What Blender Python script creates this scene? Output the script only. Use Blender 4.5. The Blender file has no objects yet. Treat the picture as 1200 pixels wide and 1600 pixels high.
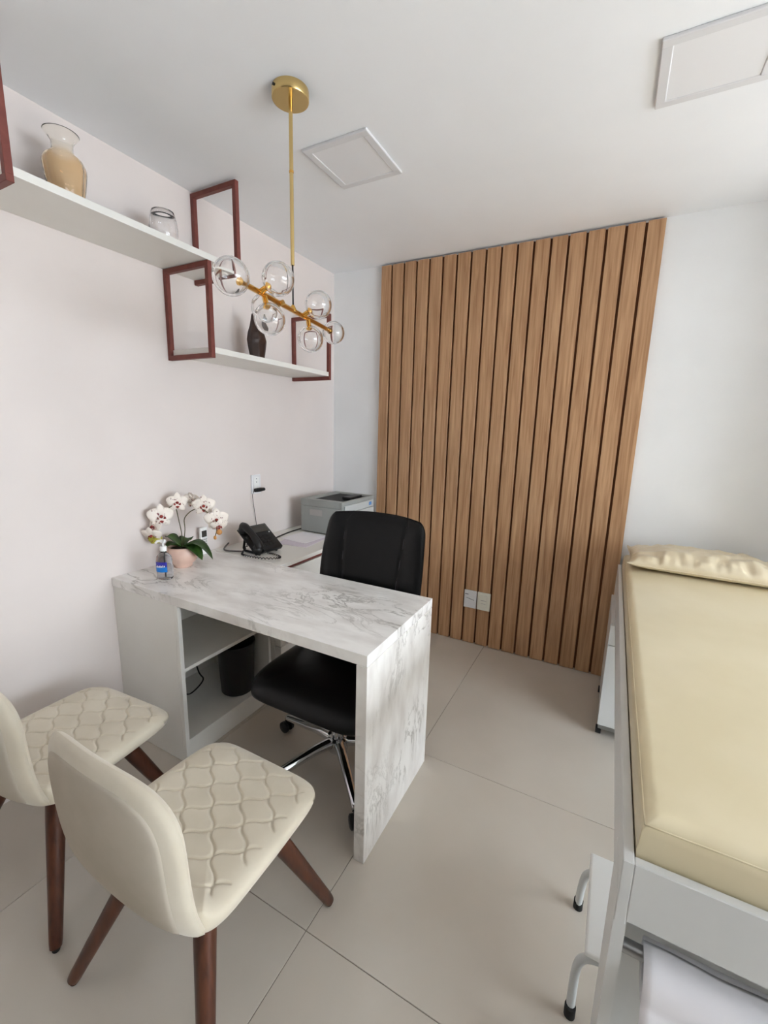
import bpy, bmesh, math, random
from mathutils import Vector, Matrix, noise
random.seed(7)
PI = math.pi
scene = bpy.context.scene
col = scene.collection

# ---------------------------------------------------------------- camera
CX, CY, CZ = 1.9156, -2.7779, 1.4511
YAW, PITCH, ROLL, FPX = 0.4840, -0.1904, 0.0265, 670.35
H = 2.5365                      # ceiling height
W = 5.20                        # room width (right wall)
YF = -5.2                       # wall behind the camera
cam_d = bpy.data.cameras.new('camera')
cam = bpy.data.objects.new('camera', cam_d)
col.objects.link(cam)
cam_d.sensor_fit = 'VERTICAL'
cam_d.sensor_height = 24.0
cam_d.lens = FPX / 1600 * 24.0
cam_d.clip_start = 0.02
fw = Vector((-math.sin(YAW) * math.cos(PITCH), math.cos(YAW) * math.cos(PITCH), math.sin(PITCH)))
rt = Vector((math.cos(YAW), math.sin(YAW), 0))
up = rt.cross(fw)
r2 = math.cos(ROLL) * rt + math.sin(ROLL) * up
u2 = -math.sin(ROLL) * rt + math.cos(ROLL) * up
cam.matrix_world = Matrix(((r2.x, u2.x, -fw.x, CX), (r2.y, u2.y, -fw.y, CY), (r2.z, u2.z, -fw.z, CZ), (0, 0, 0, 1)))
scene.camera = cam

# ---------------------------------------------------------------- world, daylight, exposure
world = bpy.data.worlds.new('daylight_sky')
scene.world = world
world.use_nodes = True
bg = world.node_tree.nodes['Background']
bg.inputs[0].default_value = (0.80, 0.90, 1.0, 1)
bg.inputs[1].default_value = 1.5
# window opening in the right wall
WY0, WY1, WZ0, WZ1 = -3.45, -0.65, 0.06, 2.05
def area(name, loc, rot, sx, sy, power, colr):
    l = bpy.data.lights.new(name, 'AREA')
    l.shape = 'RECTANGLE'; l.size = sx; l.size_y = sy; l.energy = power; l.color = colr
    o = bpy.data.objects.new(name, l); col.objects.link(o)
    o.location = loc; o.rotation_euler = rot
    return o
# sky light falls in from above the horizon, so the panel of sky tilts down towards the floor
area('window_daylight', (W + 0.75, (WY0 + WY1) / 2, 1.75), (0, math.radians(62), 0),
     2.1, WY1 - WY0 + 0.3, 270, (0.83, 0.92, 1.0))
# sun: falls steeply through the glazing onto the floor on the far side of the bed
sl = bpy.data.lights.new('sun', 'SUN'); sl.energy = 46.0; sl.angle = math.radians(0.6); sl.color = (0.92, 0.955, 1.0)
so = bpy.data.objects.new('sun', sl); col.objects.link(so); so.location = (8, -1.5, 6)
so.rotation_euler = Vector((-0.58, 0.10, -1.0)).to_track_quat('-Z', 'Y').to_euler()
vs = scene.view_settings
vs.view_transform = 'Standard'; vs.look = 'None'; vs.gamma = 1.0; vs.use_curve_mapping = False
vs.exposure = 0.37
try:
    scene.cycles.use_denoising = True
    scene.cycles.max_bounces = 14
    scene.cycles.diffuse_bounces = 8
    scene.cycles.glossy_bounces = 6
    scene.cycles.transmission_bounces = 12
    scene.cycles.transparent_max_bounces = 12
    scene.cycles.caustics_reflective = False
    scene.cycles.caustics_refractive = False
    scene.cycles.sample_clamp_indirect = 6
except Exception:
    pass

# ---------------------------------------------------------------- materials
def lin(c):
    return tuple(((v / 255) / 12.92 if v / 255 <= 0.04045 else ((v / 255 + 0.055) / 1.055) ** 2.4) for v in c) + (1,)
MATS = {}
def mat(name, rgb=(200, 200, 200), rough=0.5, metal=0.0, spec=0.5, trans=0.0, ior=1.45, coat=0.0, sheen=0.0):
    m = bpy.data.materials.new(name); m.use_nodes = True
    b = m.node_tree.nodes['Principled BSDF']
    b.inputs['Base Color'].default_value = lin(rgb)
    b.inputs['Roughness'].default_value = rough
    b.inputs['Metallic'].default_value = metal
    b.inputs['Specular IOR Level'].default_value = spec
    b.inputs['Transmission Weight'].default_value = trans
    b.inputs['IOR'].default_value = ior
    b.inputs['Coat Weight'].default_value = coat
    b.inputs['Sheen Weight'].default_value = sheen
    MATS[name] = m
    return m
def nodes(m):
    nt = m.node_tree
    return nt, nt.nodes, nt.links, nt.nodes['Principled BSDF']
def vary(m, c1, c2, scale=(1, 1, 1), nscale=8.0, detail=6.0, lo=0.35, hi=0.65, bump=0.0, bscale=None, dist=0.002, distort=0.0, perobj=0.0):
    """mix two colours by stretched noise in object coordinates (+ optional bump)"""
    nt, N, L, b = nodes(m)
    tc = N.new('ShaderNodeTexCoord'); mp = N.new('ShaderNodeMapping')
    mp.inputs['Scale'].default_value = scale
    L.new(tc.outputs['Object'], mp.inputs['Vector'])
    if perobj:
        oi = N.new('ShaderNodeObjectInfo'); mu = N.new('ShaderNodeVectorMath'); mu.operation = 'SCALE'
        cb = N.new('ShaderNodeCombineXYZ')
        for k in range(3): L.new(oi.outputs['Random'], cb.inputs[k])
        mu.inputs['Scale'].default_value = perobj
        L.new(cb.outputs[0], mu.inputs[0]); L.new(mu.outputs[0], mp.inputs['Location'])
    nz = N.new('ShaderNodeTexNoise'); nz.inputs['Scale'].default_value = nscale
    nz.inputs['Detail'].default_value = detail; nz.inputs['Distortion'].default_value = distort
    L.new(mp.outputs[0], nz.inputs['Vector'])
    rp = N.new('ShaderNodeValToRGB')
    rp.color_ramp.elements[0].position = lo; rp.color_ramp.elements[0].color = lin(c1)
    rp.color_ramp.elements[1].position = hi; rp.color_ramp.elements[1].color = lin(c2)
    L.new(nz.outputs['Fac'], rp.inputs[0]); L.new(rp.outputs[0], b.inputs['Base Color'])
    if bump:
        n2 = N.new('ShaderNodeTexNoise'); n2.inputs['Scale'].default_value = bscale or nscale; n2.inputs['Detail'].default_value = 4
        L.new(mp.outputs[0], n2.inputs['Vector'])
        bp = N.new('ShaderNodeBump'); bp.inputs['Strength'].default_value = bump; bp.inputs['Distance'].default_value = dist
        L.new(n2.outputs['Fac'], bp.inputs['Height']); L.new(bp.outputs[0], b.inputs['Normal'])
    return m

M_WALL = vary(mat('white_paint', rough=0.62, spec=0.3), (234, 235, 236), (238, 239, 240), nscale=3, bump=0.05, bscale=90, dist=0.001)
M_WALLW = vary(mat('white_paint_warm_cast', rough=0.62, spec=0.3), (219, 210, 206), (223, 214, 210), nscale=3, bump=0.05, bscale=90, dist=0.001)  # left wall: white paint with the warm light cast mixed into its colour
M_WALLF = vary(mat('grey_taupe_paint', rough=0.7, spec=0.3), (104, 98, 92), (112, 106, 100), nscale=3)
M_CEIL = vary(mat('ceiling_paint', rough=0.75, spec=0.2), (233, 235, 238), (237, 239, 242), nscale=2)
M_TILE = vary(mat('porcelain_tile', rough=0.13, spec=0.5), (188, 179, 167), (195, 187, 176), nscale=2.2, detail=8, perobj=7)
M_GROUT = mat('grout', (132, 124, 114), 0.8)
M_WOOD = vary(mat('slat_wood', rough=0.42, spec=0.35), (158, 117, 84), (197, 158, 121), scale=(26, 26, 1.1), nscale=2.6, detail=9, lo=0.3, hi=0.7, bump=0.12, bscale=5, dist=0.001, distort=0.6, perobj=9)
M_WOODBACK = vary(mat('slat_backing_wood', rough=0.6, spec=0.2), (98, 64, 42), (120, 80, 54), scale=(26, 26, 1.1), nscale=2.6, detail=6)
M_MDF = vary(mat('white_laminate', rough=0.38, spec=0.4), (222, 220, 214), (226, 224, 219), nscale=4)
M_BEDW = vary(mat('white_lacquer', rough=0.35, spec=0.4), (202, 203, 202), (208, 209, 208), nscale=4)
M_FRAME = vary(mat('reddish_brown_metal', rough=0.5, spec=0.35), (112, 60, 54), (122, 68, 60), nscale=30)
M_GOLD = mat('brass_gold', (216, 188, 128), 0.24, 1.0)
M_GOLDD = mat('polished_brass', (226, 176, 92), 0.14, 1.0)
M_BLACK = mat('black_plastic', (22, 22, 23), 0.4)
M_RUBBER = mat('black_rubber', (14, 14, 14), 0.65)
M_CHROME = mat('chrome', (225, 227, 230), 0.1, 1.0)
M_STEEL = mat('brushed_steel', (160, 160, 160), 0.35, 1.0)
M_LEATHER = vary(mat('black_leather', rough=0.34, spec=0.32), (7, 7, 8), (11, 11, 12), nscale=40, bump=0.12, bscale=160, dist=0.001)
M_FABRIC = vary(mat('cream_suede', rough=0.9, spec=0.15, sheen=0.35), (200, 190, 171), (209, 200, 182), nscale=9, bump=0.15, bscale=220, dist=0.0008)
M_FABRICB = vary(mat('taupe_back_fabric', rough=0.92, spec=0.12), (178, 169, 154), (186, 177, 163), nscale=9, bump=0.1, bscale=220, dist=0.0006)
M_LEG = vary(mat('walnut_leg', rough=0.35, spec=0.45), (60, 31, 20), (88, 49, 31), scale=(9, 9, 1.2), nscale=6, detail=8)
M_VINYL = vary(mat('beige_vinyl', rough=0.3, spec=0.5), (210, 197, 164), (218, 206, 176), nscale=3, bump=0.06, bscale=60, dist=0.001)
M_PILLOW = vary(mat('cream_pillow_vinyl', rough=0.34, spec=0.5), (206, 191, 161), (213, 199, 171), nscale=4)
M_PAPER = mat('white_paper', (232, 230, 234), 0.7, spec=0.2)
M_PAPERLIL = mat('printed_paper', (214, 206, 216), 0.7, spec=0.2)
M_PRINT = vary(mat('printer_grey', rough=0.5, spec=0.4), (150, 153, 150), (156, 159, 156), nscale=6)
M_PRINTL = mat('printer_light_grey', (186, 190, 190), 0.45)
M_POT = vary(mat('pink_ceramic', rough=0.4, spec=0.4), (212, 176, 160), (222, 190, 174), nscale=12)
M_LEAF = vary(mat('orchid_leaf', rough=0.35, spec=0.45), (34, 58, 22), (62, 92, 38), scale=(1, 1, 1), nscale=20)
M_STEM = mat('orchid_stem', (84, 78, 48), 0.5)
M_PETAL = vary(mat('orchid_petal', rough=0.55, spec=0.25, sheen=0.2), (120, 58, 60), (240, 230, 220), nscale=85, detail=2, lo=0.29, hi=0.36)
M_PETALY = mat('greenish_petal', (168, 160, 60), 0.55)
M_LIP = vary(mat('orchid_lip', rough=0.5), (96, 18, 22), (170, 60, 50), nscale=120)
M_BUD = mat('amber_bud', (196, 140, 80), 0.5)
M_GLASS = mat('clear_glass', (255, 255, 255), 0.0, trans=1.0, ior=1.45)
M_AMBER = mat('amber_glass', (246, 222, 178), 0.02, trans=1.0, ior=1.30)
M_DARKVASE = vary(mat('dark_brown_ceramic', rough=0.4), (44, 28, 22), (58, 38, 30), nscale=20)
M_PLATE = mat('plate_white', (226, 226, 228), 0.35)
M_PLATEW = mat('plate_cream', (222, 220, 208), 0.4)
M_INK = mat('grey_ink', (88, 90, 98), 0.6)
M_GEL = mat('sanitizer_gel', (232, 237, 246), 0.05, trans=1.0, ior=1.15)
M_BLUE1 = mat('label_violet_blue', (52, 48, 160), 0.4)
M_BLUE2 = mat('label_blue', (22, 120, 205), 0.4)
M_WHITEP = mat('white_plastic', (234, 234, 232), 0.35)
M_SCREEN = mat('remote_screen', (62, 60, 56), 0.25)
M_BTN = mat('remote_button_grey', (170, 166, 164), 0.5)
M_DIFF = mat('light_diffuser', (226, 226, 228), 0.5)
M_LFRAME = mat('light_frame', (214, 214, 216), 0.45)
M_BLUEBTN = mat('blue_button', (90, 140, 200), 0.4)

# ---------------------------------------------------------------- geometry helpers
def sbm(): return bmesh.new()
def add_box(bm, x0, x1, y0, y1, z0, z1, bev=0.0, seg=2):
    x0, x1 = min(x0, x1), max(x0, x1); y0, y1 = min(y0, y1), max(y0, y1); z0, z1 = min(z0, z1), max(z0, z1)
    r = bmesh.ops.create_cube(bm, size=1.0, matrix=Matrix.Translation(((x0 + x1) / 2, (y0 + y1) / 2, (z0 + z1) / 2)) @ Matrix.Diagonal((x1 - x0, y1 - y0, z1 - z0, 1)))
    if bev > 0:
        vs_ = set(r['verts']); es = [e for e in bm.edges if e.verts[0] in vs_ and e.verts[1] in vs_]
        bmesh.ops.bevel(bm, geom=es, offset=bev, segments=seg, affect='EDGES', profile=0.5)
    return bm
def B(x0, x1, y0, y1, z0, z1, bev=0.002, seg=2): return add_box(sbm(), x0, x1, y0, y1, z0, z1, bev, seg)
def catmull(pts, n=8):
    P = [Vector(p) for p in pts]; out = []
    for i in range(len(P) - 1):
        a = P[i - 1] if i else P[0] * 2 - P[1]; b, c = P[i], P[i + 1]; d = P[i + 2] if i + 2 < len(P) else P[-1] * 2 - P[-2]
        for k in range(n):
            t = k / n
            out.append(0.5 * ((2 * b) + (c - a) * t + (2 * a - 5 * b + 4 * c - d) * t * t + (3 * b - a - 3 * c + d) * t ** 3))
    out.append(P[-1]); return out
def add_tube(bm, pts, r, n=10, caps=True):
    """pts list of points, r number or list"""
    P = [Vector(p) for p in pts]; m = len(P)
    R = r if isinstance(r, (list, tuple)) else [r] * m
    rings = []; prev = None
    for i, p in enumerate(P):
        t = (P[min(i + 1, m - 1)] - P[max(i - 1, 0)]).normalized()
        if prev is None:
            a = Vector((0, 0, 1)) if abs(t.z) < 0.9 else Vector((1, 0, 0))
            u = t.cross(a).normalized()
        else:
            u = (prev - t * prev.dot(t)).normalized()
        prev = u; v = t.cross(u)
        rings.append([bm.verts.new(p + (u * math.cos(2 * PI * k / n) + v * math.sin(2 * PI * k / n)) * R[i]) for k in range(n)])
    for i in range(m - 1):
        for k in range(n):
            bm.faces.new((rings[i][k], rings[i][(k + 1) % n], rings[i + 1][(k + 1) % n], rings[i + 1][k]))
    if caps:
        bm.faces.new(rings[0][::-1]); bm.faces.new(rings[-1])
    return bm
def T(pts, r, n=10, caps=True): return add_tube(sbm(), pts, r, n, caps)
def add_lathe(bm, prof, c=(0, 0, 0), n=32, axis='z'):
    """prof: list of (radius, height); closed at radius 0 ends"""
    c = Vector(c); rings = []
    for rr, h in prof:
        if rr < 1e-6: rings.append([bm.verts.new(c + Vector((0, 0, h)))])
        else: rings.append([bm.verts.new(c + Vector((rr * math.cos(2 * PI * k / n), rr * math.sin(2 * PI * k / n), h))) for k in range(n)])
    for a, b in zip(rings[:-1], rings[1:]):
        for k in range(n):
            k2 = (k + 1) % n
            if len(a) == 1 and len(b) == 1: continue
            if len(a) == 1: bm.faces.new((a[0], b[k2], b[k]))
            elif len(b) == 1: bm.faces.new((a[k], a[k2], b[0]))
            else: bm.faces.new((a[k], a[k2], b[k2], b[k]))
    return bm
def LA(prof, c=(0, 0, 0), n=32): return add_lathe(sbm(), prof, c, n)
def grid_shell(nu, nv, f):
    """closed sheet: f(u,v,side) -> point; side 0 top, 1 bottom"""
    bm = sbm(); G = []
    for s in (0, 1):
        G.append([[bm.verts.new(f(i / nu, j / nv, s)) for j in range(nv + 1)] for i in range(nu + 1)])
    A, Bq = G
    for i in range(nu):
        for j in range(nv):
            bm.faces.new((A[i][j], A[i + 1][j], A[i + 1][j + 1], A[i][j + 1]))
            bm.faces.new((Bq[i][j], Bq[i][j + 1], Bq[i + 1][j + 1], Bq[i + 1][j]))
    for i in range(nu):
        bm.faces.new((A[i + 1][0], A[i][0], Bq[i][0], Bq[i + 1][0])); bm.faces.new((A[i][nv], A[i + 1][nv], Bq[i + 1][nv], Bq[i][nv]))
    for j in range(nv):
        bm.faces.new((A[0][j], A[0][j + 1], Bq[0][j + 1], Bq[0][j])); bm.faces.new((A[nu][j + 1], A[nu][j], Bq[nu][j], Bq[nu][j + 1]))
    bmesh.ops.recalc_face_normals(bm, faces=bm.faces)
    return bm
def xf(bm, M): bmesh.ops.transform(bm, matrix=M, verts=bm.verts); return bm
def obj(name, bm, m, parent=None, smooth=False, local=False, subsurf=0, label=None, auto=None):
    me = bpy.data.meshes.new(name)
    if parent is not None and not local:
        p = parent
        while p.parent is not None: p = p.parent
        bmesh.ops.translate(bm, verts=bm.verts, vec=-p.location)
    o = bpy.data.objects.new(name, me); col.objects.link(o)
    if parent is None and not local:
        xs = [v.co for v in bm.verts]
        c = Vector(((min(v.x for v in xs) + max(v.x for v in xs)) / 2, (min(v.y for v in xs) + max(v.y for v in xs)) / 2, min(v.z for v in xs)))
        bmesh.ops.translate(bm, verts=bm.verts, vec=-c); o.location = c
    bmesh.ops.recalc_face_normals(bm, faces=bm.faces)
    bm.to_mesh(me); bm.free()
    me.materials.append(m)
    if smooth:
        for p in me.polygons: p.use_smooth = True
    if auto is not None:
        for p in me.polygons: p.use_smooth = True
        me.set_sharp_from_angle(angle=math.radians(auto))
    if parent is not None: o.parent = parent
    if subsurf:
        md = o.modifiers.new('subdivision', 'SUBSURF'); md.levels = subsurf; md.render_levels = subsurf
    if label: o['label'] = label
    return o
def thing(name, loc, label, cat, group=None, rz=0.0):
    o = bpy.data.objects.new(name, None); o.empty_display_size = 0.05; col.objects.link(o)
    o.location = loc; o.rotation_euler = (0, 0, rz)
    o['label'] = label; o['category'] = cat
    if group: o['group'] = group
    return o
def tag(o, label, cat, group=None):
    o['label'] = label; o['category'] = cat
    if group: o['group'] = group
    return o
def struct(name, bm, m, **k):
    o = obj(name, bm, m, **k); o['kind'] = 'structure'; return o
def clone(o, parent, name=None):
    c = o.copy(); col.objects.link(c); c.parent = parent
    return c

# ================================================================ THE SETTING
TH = 0.12
fl = struct('floor', B(-TH, W + TH, YF - TH, TH, -0.10, -0.004, 0), M_GROUT)
tx = [-0.02, 0.445, 1.275, 2.105, 2.935, 3.765, 4.595, W + 0.02]
ty = [0.02, -1.159, -1.981, -2.803, -3.625, -4.447, YF - 0.02]
for i in range(7):
    for j in range(6):
        g = 0.0010
        obj('tile', B(tx[i] + g, tx[i + 1] - g, ty[j + 1] + g, ty[j] - g, -0.004, 0.0, 0.0008, 1), M_TILE, fl)
struct('wall_left', B(-TH, 0, YF - TH, TH, 0, H, 0), M_WALLW)
struct('wall_back', B(0, W + TH, 0, TH, 0, H, 0), M_WALL)
struct('wall_light_block', B(2.86, 2.98, -0.40, 0, 0, H, 0), M_WALL)  # unseen stub wall, added to hold window light off the back wall
bm = sbm()
add_box(bm, W, W + TH, YF - TH, WY0, 0, H); add_box(bm, W, W + TH, WY1, 0, 0, H)
add_box(bm, W, W + TH, WY0, WY1, 0, WZ0); add_box(bm, W, W + TH, WY0, WY1, WZ1, H)
struct('wall_right', bm, M_WALL)
struct('wall_front', B(0, W, YF - TH, YF, 0, H, 0), M_WALLF)
struct('ceiling', B(-TH, W + TH, YF - TH, TH, H, H + 0.1, 0), M_CEIL)
# clear panes: transparent with a little mirror, so daylight passes
m = bpy.data.materials.new('window_pane'); m.use_nodes = True
nt = m.node_tree; nt.nodes.remove(nt.nodes['Principled BSDF'])
tr = nt.nodes.new('ShaderNodeBsdfTransparent'); gl = nt.nodes.new('ShaderNodeBsdfGlossy'); mx = nt.nodes.new('ShaderNodeMixShader')
gl.inputs['Roughness'].default_value = 0.02; mx.inputs[0].default_value = 0.05
nt.links.new(tr.outputs[0], mx.inputs[1]); nt.links.new(gl.outputs[0], mx.inputs[2]); nt.links.new(mx.outputs[0], nt.nodes['Material Output'].inputs[0])
M_PANE = m
def casement(name, frame_boxes, panes, sill=None):
    bm = sbm()
    for b_ in frame_boxes: add_box(bm, *b_)
    w_ = struct(name, bm, M_WHITEP)
    for p_ in panes: obj('pane', B(*p_, 0), M_PANE, w_)
    if sill: obj('window_sill', B(*sill), M_BEDW, w_)
xm = W + 0.05
ymid = (WY0 + WY1) / 2
casement('window_1', [(xm, xm + 0.04, WY0, WY1, WZ0, WZ0 + 0.045), (xm, xm + 0.04, WY0, WY1, WZ1 - 0.045, WZ1),
                      (xm, xm + 0.04, WY0, WY0 + 0.045, WZ0, WZ1), (xm, xm + 0.04, WY1 - 0.045, WY1, WZ0, WZ1),
                      (xm, xm + 0.04, ymid - 0.03, ymid + 0.03, WZ0, WZ1)],
         [(xm + 0.018, xm + 0.022, WY0 + 0.04, ymid - 0.02, WZ0 + 0.04, WZ1 - 0.04), (xm + 0.018, xm + 0.022, ymid + 0.02, WY1 - 0.04, WZ0 + 0.04, WZ1 - 0.04)])
# ================================================================ SLATTED WOOD PANEL
t = thing('slatted_wood_panel', (1.21, -0.012, 0), 'tall brown wooden slat panel covering the back wall', 'wall panel')
obj('backing_board', B(0.407, 2.018, -0.012, -0.001, 0.004, 2.523, 0.0005, 1), M_WOODBACK, t)
gx = [0.403, 0.483, 0.573, 0.663, 0.752, 0.842, 0.933, 1.024, 1.115, 1.206, 1.297, 1.388, 1.479, 1.570, 1.662, 1.754, 1.846, 1.936, 2.022]
for i in range(18):
    x0 = gx[i] + 0.0065 if i else 0.405; x1 = gx[i + 1] - 0.0065 if i < 17 else 2.020
    o = obj('slat', B(x0, x1, -0.031, -0.0115, 0.003, 2.523 + random.uniform(-0.001, 0.001), 0.0015, 1), M_WOOD, t)

# wall plates on the slats
def wall_plate(name, x0, x1, label, marks, group):
    z0, z1 = 0.262, 0.388
    t = thing(name, ((x0 + x1) / 2, -0.031, z0), label, 'wall plate', group)
    obj('plate', B(x0, x1, -0.040, -0.0312, z0, z1, 0.003, 2), M_PLATE if marks == 1 else M_PLATEW, t)
    xc, zc = (x0 + x1) / 2, (z0 + z1) / 2
    if marks == 1:      # faint printed marks: short line at the top corner, a slanted dash at the middle
        bm = sbm()
        add_box(bm, x0 + 0.006, x0 + 0.03, -0.0404, -0.0399, z1 - 0.032, z1 - 0.027)
        obj('print', bm, M_INK, t)
        bm = sbm()
        for k in range(6):
            add_box(bm, xc - 0.026 + k * 0.009, xc - 0.018 + k * 0.009, -0.0404, -0.0399, zc + 0.006 - k * 0.0022, zc + 0.0095 - k * 0.0022)
        obj('print', bm, M_INK, t)
    else:
        obj('module', B(x0 + 0.018, x1 - 0.022, -0.042, -0.0395, z0 + 0.02, z1 - 0.02, 0.001, 1), M_PLATEW, t)
        bm = sbm()
        add_box(bm, xc - 0.02, xc + 0.018, -0.0424, -0.0419, zc + 0.006, zc + 0.0095)
        add_box(bm, xc - 0.018, xc + 0.014, -0.0424, -0.0419, zc - 0.016, zc - 0.0135)
        obj('print', bm, M_BTN, t)
wall_plate('wall_plate', 1.117, 1.203, 'bluish white wall plate with dark marks, left of the pair on the slats', 1, 'wall plates on the slat panel')
wall_plate('wall_plate', 1.209, 1.297, 'cream white wall plate, right of the pair on the slats', 2, 'wall plates on the slat panel')

# ================================================================ CEILING LIGHT PANELS
def panel_light(x0, x1, y0, y1, label):
    t = thing('ceiling_light', ((x0 + x1) / 2, (y0 + y1) / 2, H), label, 'ceiling light', 'square ceiling lights')
    bm = sbm(); z0, z1, w = H - 0.011, H - 0.0005, 0.030
    add_box(bm, x0, x1, y0, y0 + w, z0, z1, 0.003); add_box(bm, x0, x1, y1 - w, y1, z0, z1, 0.003)
    add_box(bm, x0, x0 + w, y0 + w - 0.003, y1 - w + 0.003, z0, z1, 0.003); add_box(bm, x1 - w, x1, y0 + w - 0.003, y1 - w + 0.003, z0, z1, 0.003)
    obj('frame', bm, M_LFRAME, t)
    obj('diffuser', B(x0 + w - 0.002, x1 - w + 0.002, y0 + w - 0.002, y1 - w + 0.002, H - 0.008, H - 0.001, 0), M_DIFF, t)
panel_light(0.688, 0.985, -1.226, -0.922, 'square white ceiling light beside the brass pendant')
panel_light(1.908, 2.208, -1.180, -0.890, 'square white ceiling light cut by the right edge above the bed')

# ================================================================ SHELVES ON THE LEFT WALL
BW = 0.021
def shelf_frame(parent, y, z0, z1, d=0.297):
    bm = sbm()
    o = 0.001
    pts = [(o, d, z0, z0 + BW), (o, d, z1 - BW, z1), (o, o + BW, z0 + BW - 0.001, z1 - BW + 0.001), (d - BW, d, z0 + BW - 0.001, z1 - BW + 0.001)]
    for (a, b_, c, e) in pts: add_box(bm, a, b_, y - BW / 2, y + BW / 2, c, e, 0.0012, 1)
    obj('frame', bm, M_FRAME, parent)
t = thing('wall_shelf', (0.15, -1.62, 2.123), 'upper white wall shelf in reddish brown frames with the two glass vases', 'shelf', 'white wall shelves with brown frames')
obj('board', B(0.001, 0.292, -2.058, -1.188, 2.1445, 2.170, 0.001), M_MDF, t)
shelf_frame(t, -2.062, 2.123, 2.520); shelf_frame(t, -1.195, 2.123, 2.525)
t = thing('wall_shelf', (0.15, -0.91, 1.745), 'lower white wall shelf in reddish brown frames behind the glass pendant', 'shelf', 'white wall shelves with brown frames')
obj('board', B(0.001, 0.292, -1.362, -0.468, 1.7665, 1.792, 0.001), M_MDF, t)
shelf_frame(t, -1.366, 1.745, 2.1425); shelf_frame(t, -0.470, 1.738 + 0.007, 2.135)

# amber vase
zs = 2.1702
c = (0.165, -1.842, zs)
t = thing('glass_vase', c, 'fluted amber glass vase with flared clear lip on the upper shelf', 'vase')
bm = LA([(0, 0.0), (0.040, 0.0), (0.045, 0.010), (0.054, 0.06), (0.0615, 0.115), (0.0615, 0.130), (0.056, 0.146), (0.043, 0.158), (0.034, 0.166), (0.031, 0.176), (0.031, 0.192), (0.037, 0.206), (0.050, 0.220), (0.052, 0.2235),
         (0.0495, 0.2235), (0.035, 0.208), (0.0285, 0.193), (0.0285, 0.176), (0.031, 0.167), (0.041, 0.156), (0.053, 0.144), (0.058, 0.129), (0.058, 0.115), (0.0505, 0.06), (0.0415, 0.014), (0, 0.008)], c, 48)
for v in bm.verts:      # fluting on the body
    d = Vector((v.co.x - c[0], v.co.y - c[1], 0)); h = v.co.z - c[2]
    if 0.01 < h < 0.15 and d.length > 0.02:
        a = math.atan2(d.y, d.x); k = 1 + 0.055 * math.cos(11 * a + 8 * h) * math.sin(PI * (h - 0.01) / 0.14)
        v.co.x = c[0] + d.x * k; v.co.y = c[1] + d.y * k
M_AM = M_AMBER
nt, N, L, b_ = nodes(M_AM)          # the glass itself: amber body, clear neck and lip
tc = N.new('ShaderNodeTexCoord'); sp = N.new('ShaderNodeSeparateXYZ'); rp = N.new('ShaderNodeValToRGB')
rp.color_ramp.elements[0].position = 0.158; rp.color_ramp.elements[0].color = lin((248, 232, 206))
rp.color_ramp.elements[1].position = 0.175; rp.color_ramp.elements[1].color = lin((252, 250, 244))
L.new(tc.outputs['Object'], sp.inputs[0]); L.new(sp.outputs['Z'], rp.inputs[0]); L.new(rp.outputs[0], b_.inputs['Base Color'])
obj('body', bm, M_AM, t, smooth=True)
# clear cup
c = (0.165, -1.478, zs)
o = obj('glass_cup', LA([(0, 0), (0.036, 0), (0.044, 0.010), (0.054, 0.05), (0.055, 0.075), (0.050, 0.11), (0.043, 0.136),
                         (0.041, 0.136), (0.048, 0.11), (0.0525, 0.075), (0.0515, 0.05), (0.042, 0.014), (0, 0.008)], c, 40), M_GLASS, smooth=True)
tag(o, 'clear rounded glass cup on the upper shelf beside the brown frame', 'vase')
# dark sculptural vase: faceted, narrow neck leaning back
c = Vector((0.15, -0.945, 1.7922))
prof = [(0.034, 0.0), (0.036, 0.03), (0.044, 0.085), (0.047, 0.11), (0.040, 0.145), (0.028, 0.18), (0.022, 0.205), (0.016, 0.235), (0.011, 0.245)]
bm = sbm(); rings = []
for rr, h in prof:
    sx = 1.25; off = -0.012 * max(0, (h - 0.11) / 0.13)
    rings.append([bm.verts.new(c + Vector((rr * 1.0 * math.cos(2 * PI * k / 8 + 0.3), sx * rr * math.sin(2 * PI * k / 8 + 0.3) + off, h))) for k in range(8)])
for a, b2 in zip(rings[:-1], rings[1:]):
    for k in range(8): bm.faces.new((a[k], a[(k + 1) % 8], b2[(k + 1) % 8], b2[k]))
bm.faces.new(rings[0][::-1]); bm.faces.new(rings[-1])
bmesh.ops.bevel(bm, geom=list(bm.edges), offset=0.002, segments=2, affect='EDGES')
tag(obj('sculptural_vase', bm, M_DARKVASE, auto=35), 'dark brown angular vase on the lower shelf', 'vase')

# ================================================================ PENDANT LAMP
PX, PY, ZB = 0.846, -1.483, 1.860
t = thing('pendant_lamp', (PX, PY, H), 'brass pendant lamp with clear glass globes hanging from the ceiling', 'pendant lamp')
cn = obj('canopy', LA([(0, H - 0.0005), (0.060, H - 0.0005), (0.0605, H - 0.002), (0.0605, H - 0.028), (0.059, H - 0.030), (0, H - 0.030)], (PX, PY, 0), 48), M_GOLD, t, auto=40)
obj('canopy_screw', LA([(0, 0), (0.004, 0), (0.004, 0.004), (0, 0.004)], (0, 0, 0), 12), M_BLACK, cn, local=True)
sc = bpy.data.objects['canopy_screw']
sc.location = Vector((-0.0195, -0.0575, -0.012)); sc.rotation_euler = (PI / 2, 0, -0.33)
rd = obj('rod', T([(PX, PY, H - 0.030), (PX, PY, 2.008)], 0.0065, 14), M_GOLD, t, auto=40)
obj('joint', T([(PX, PY, 2.302), (PX, PY, 2.296)], 0.0078, 14), M_GOLDD, rd, auto=40)
obj('cable', T([(PX, PY, 2.010), (PX, PY, 1.872)], 0.0030, 8), M_RUBBER, t, smooth=True)
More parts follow.
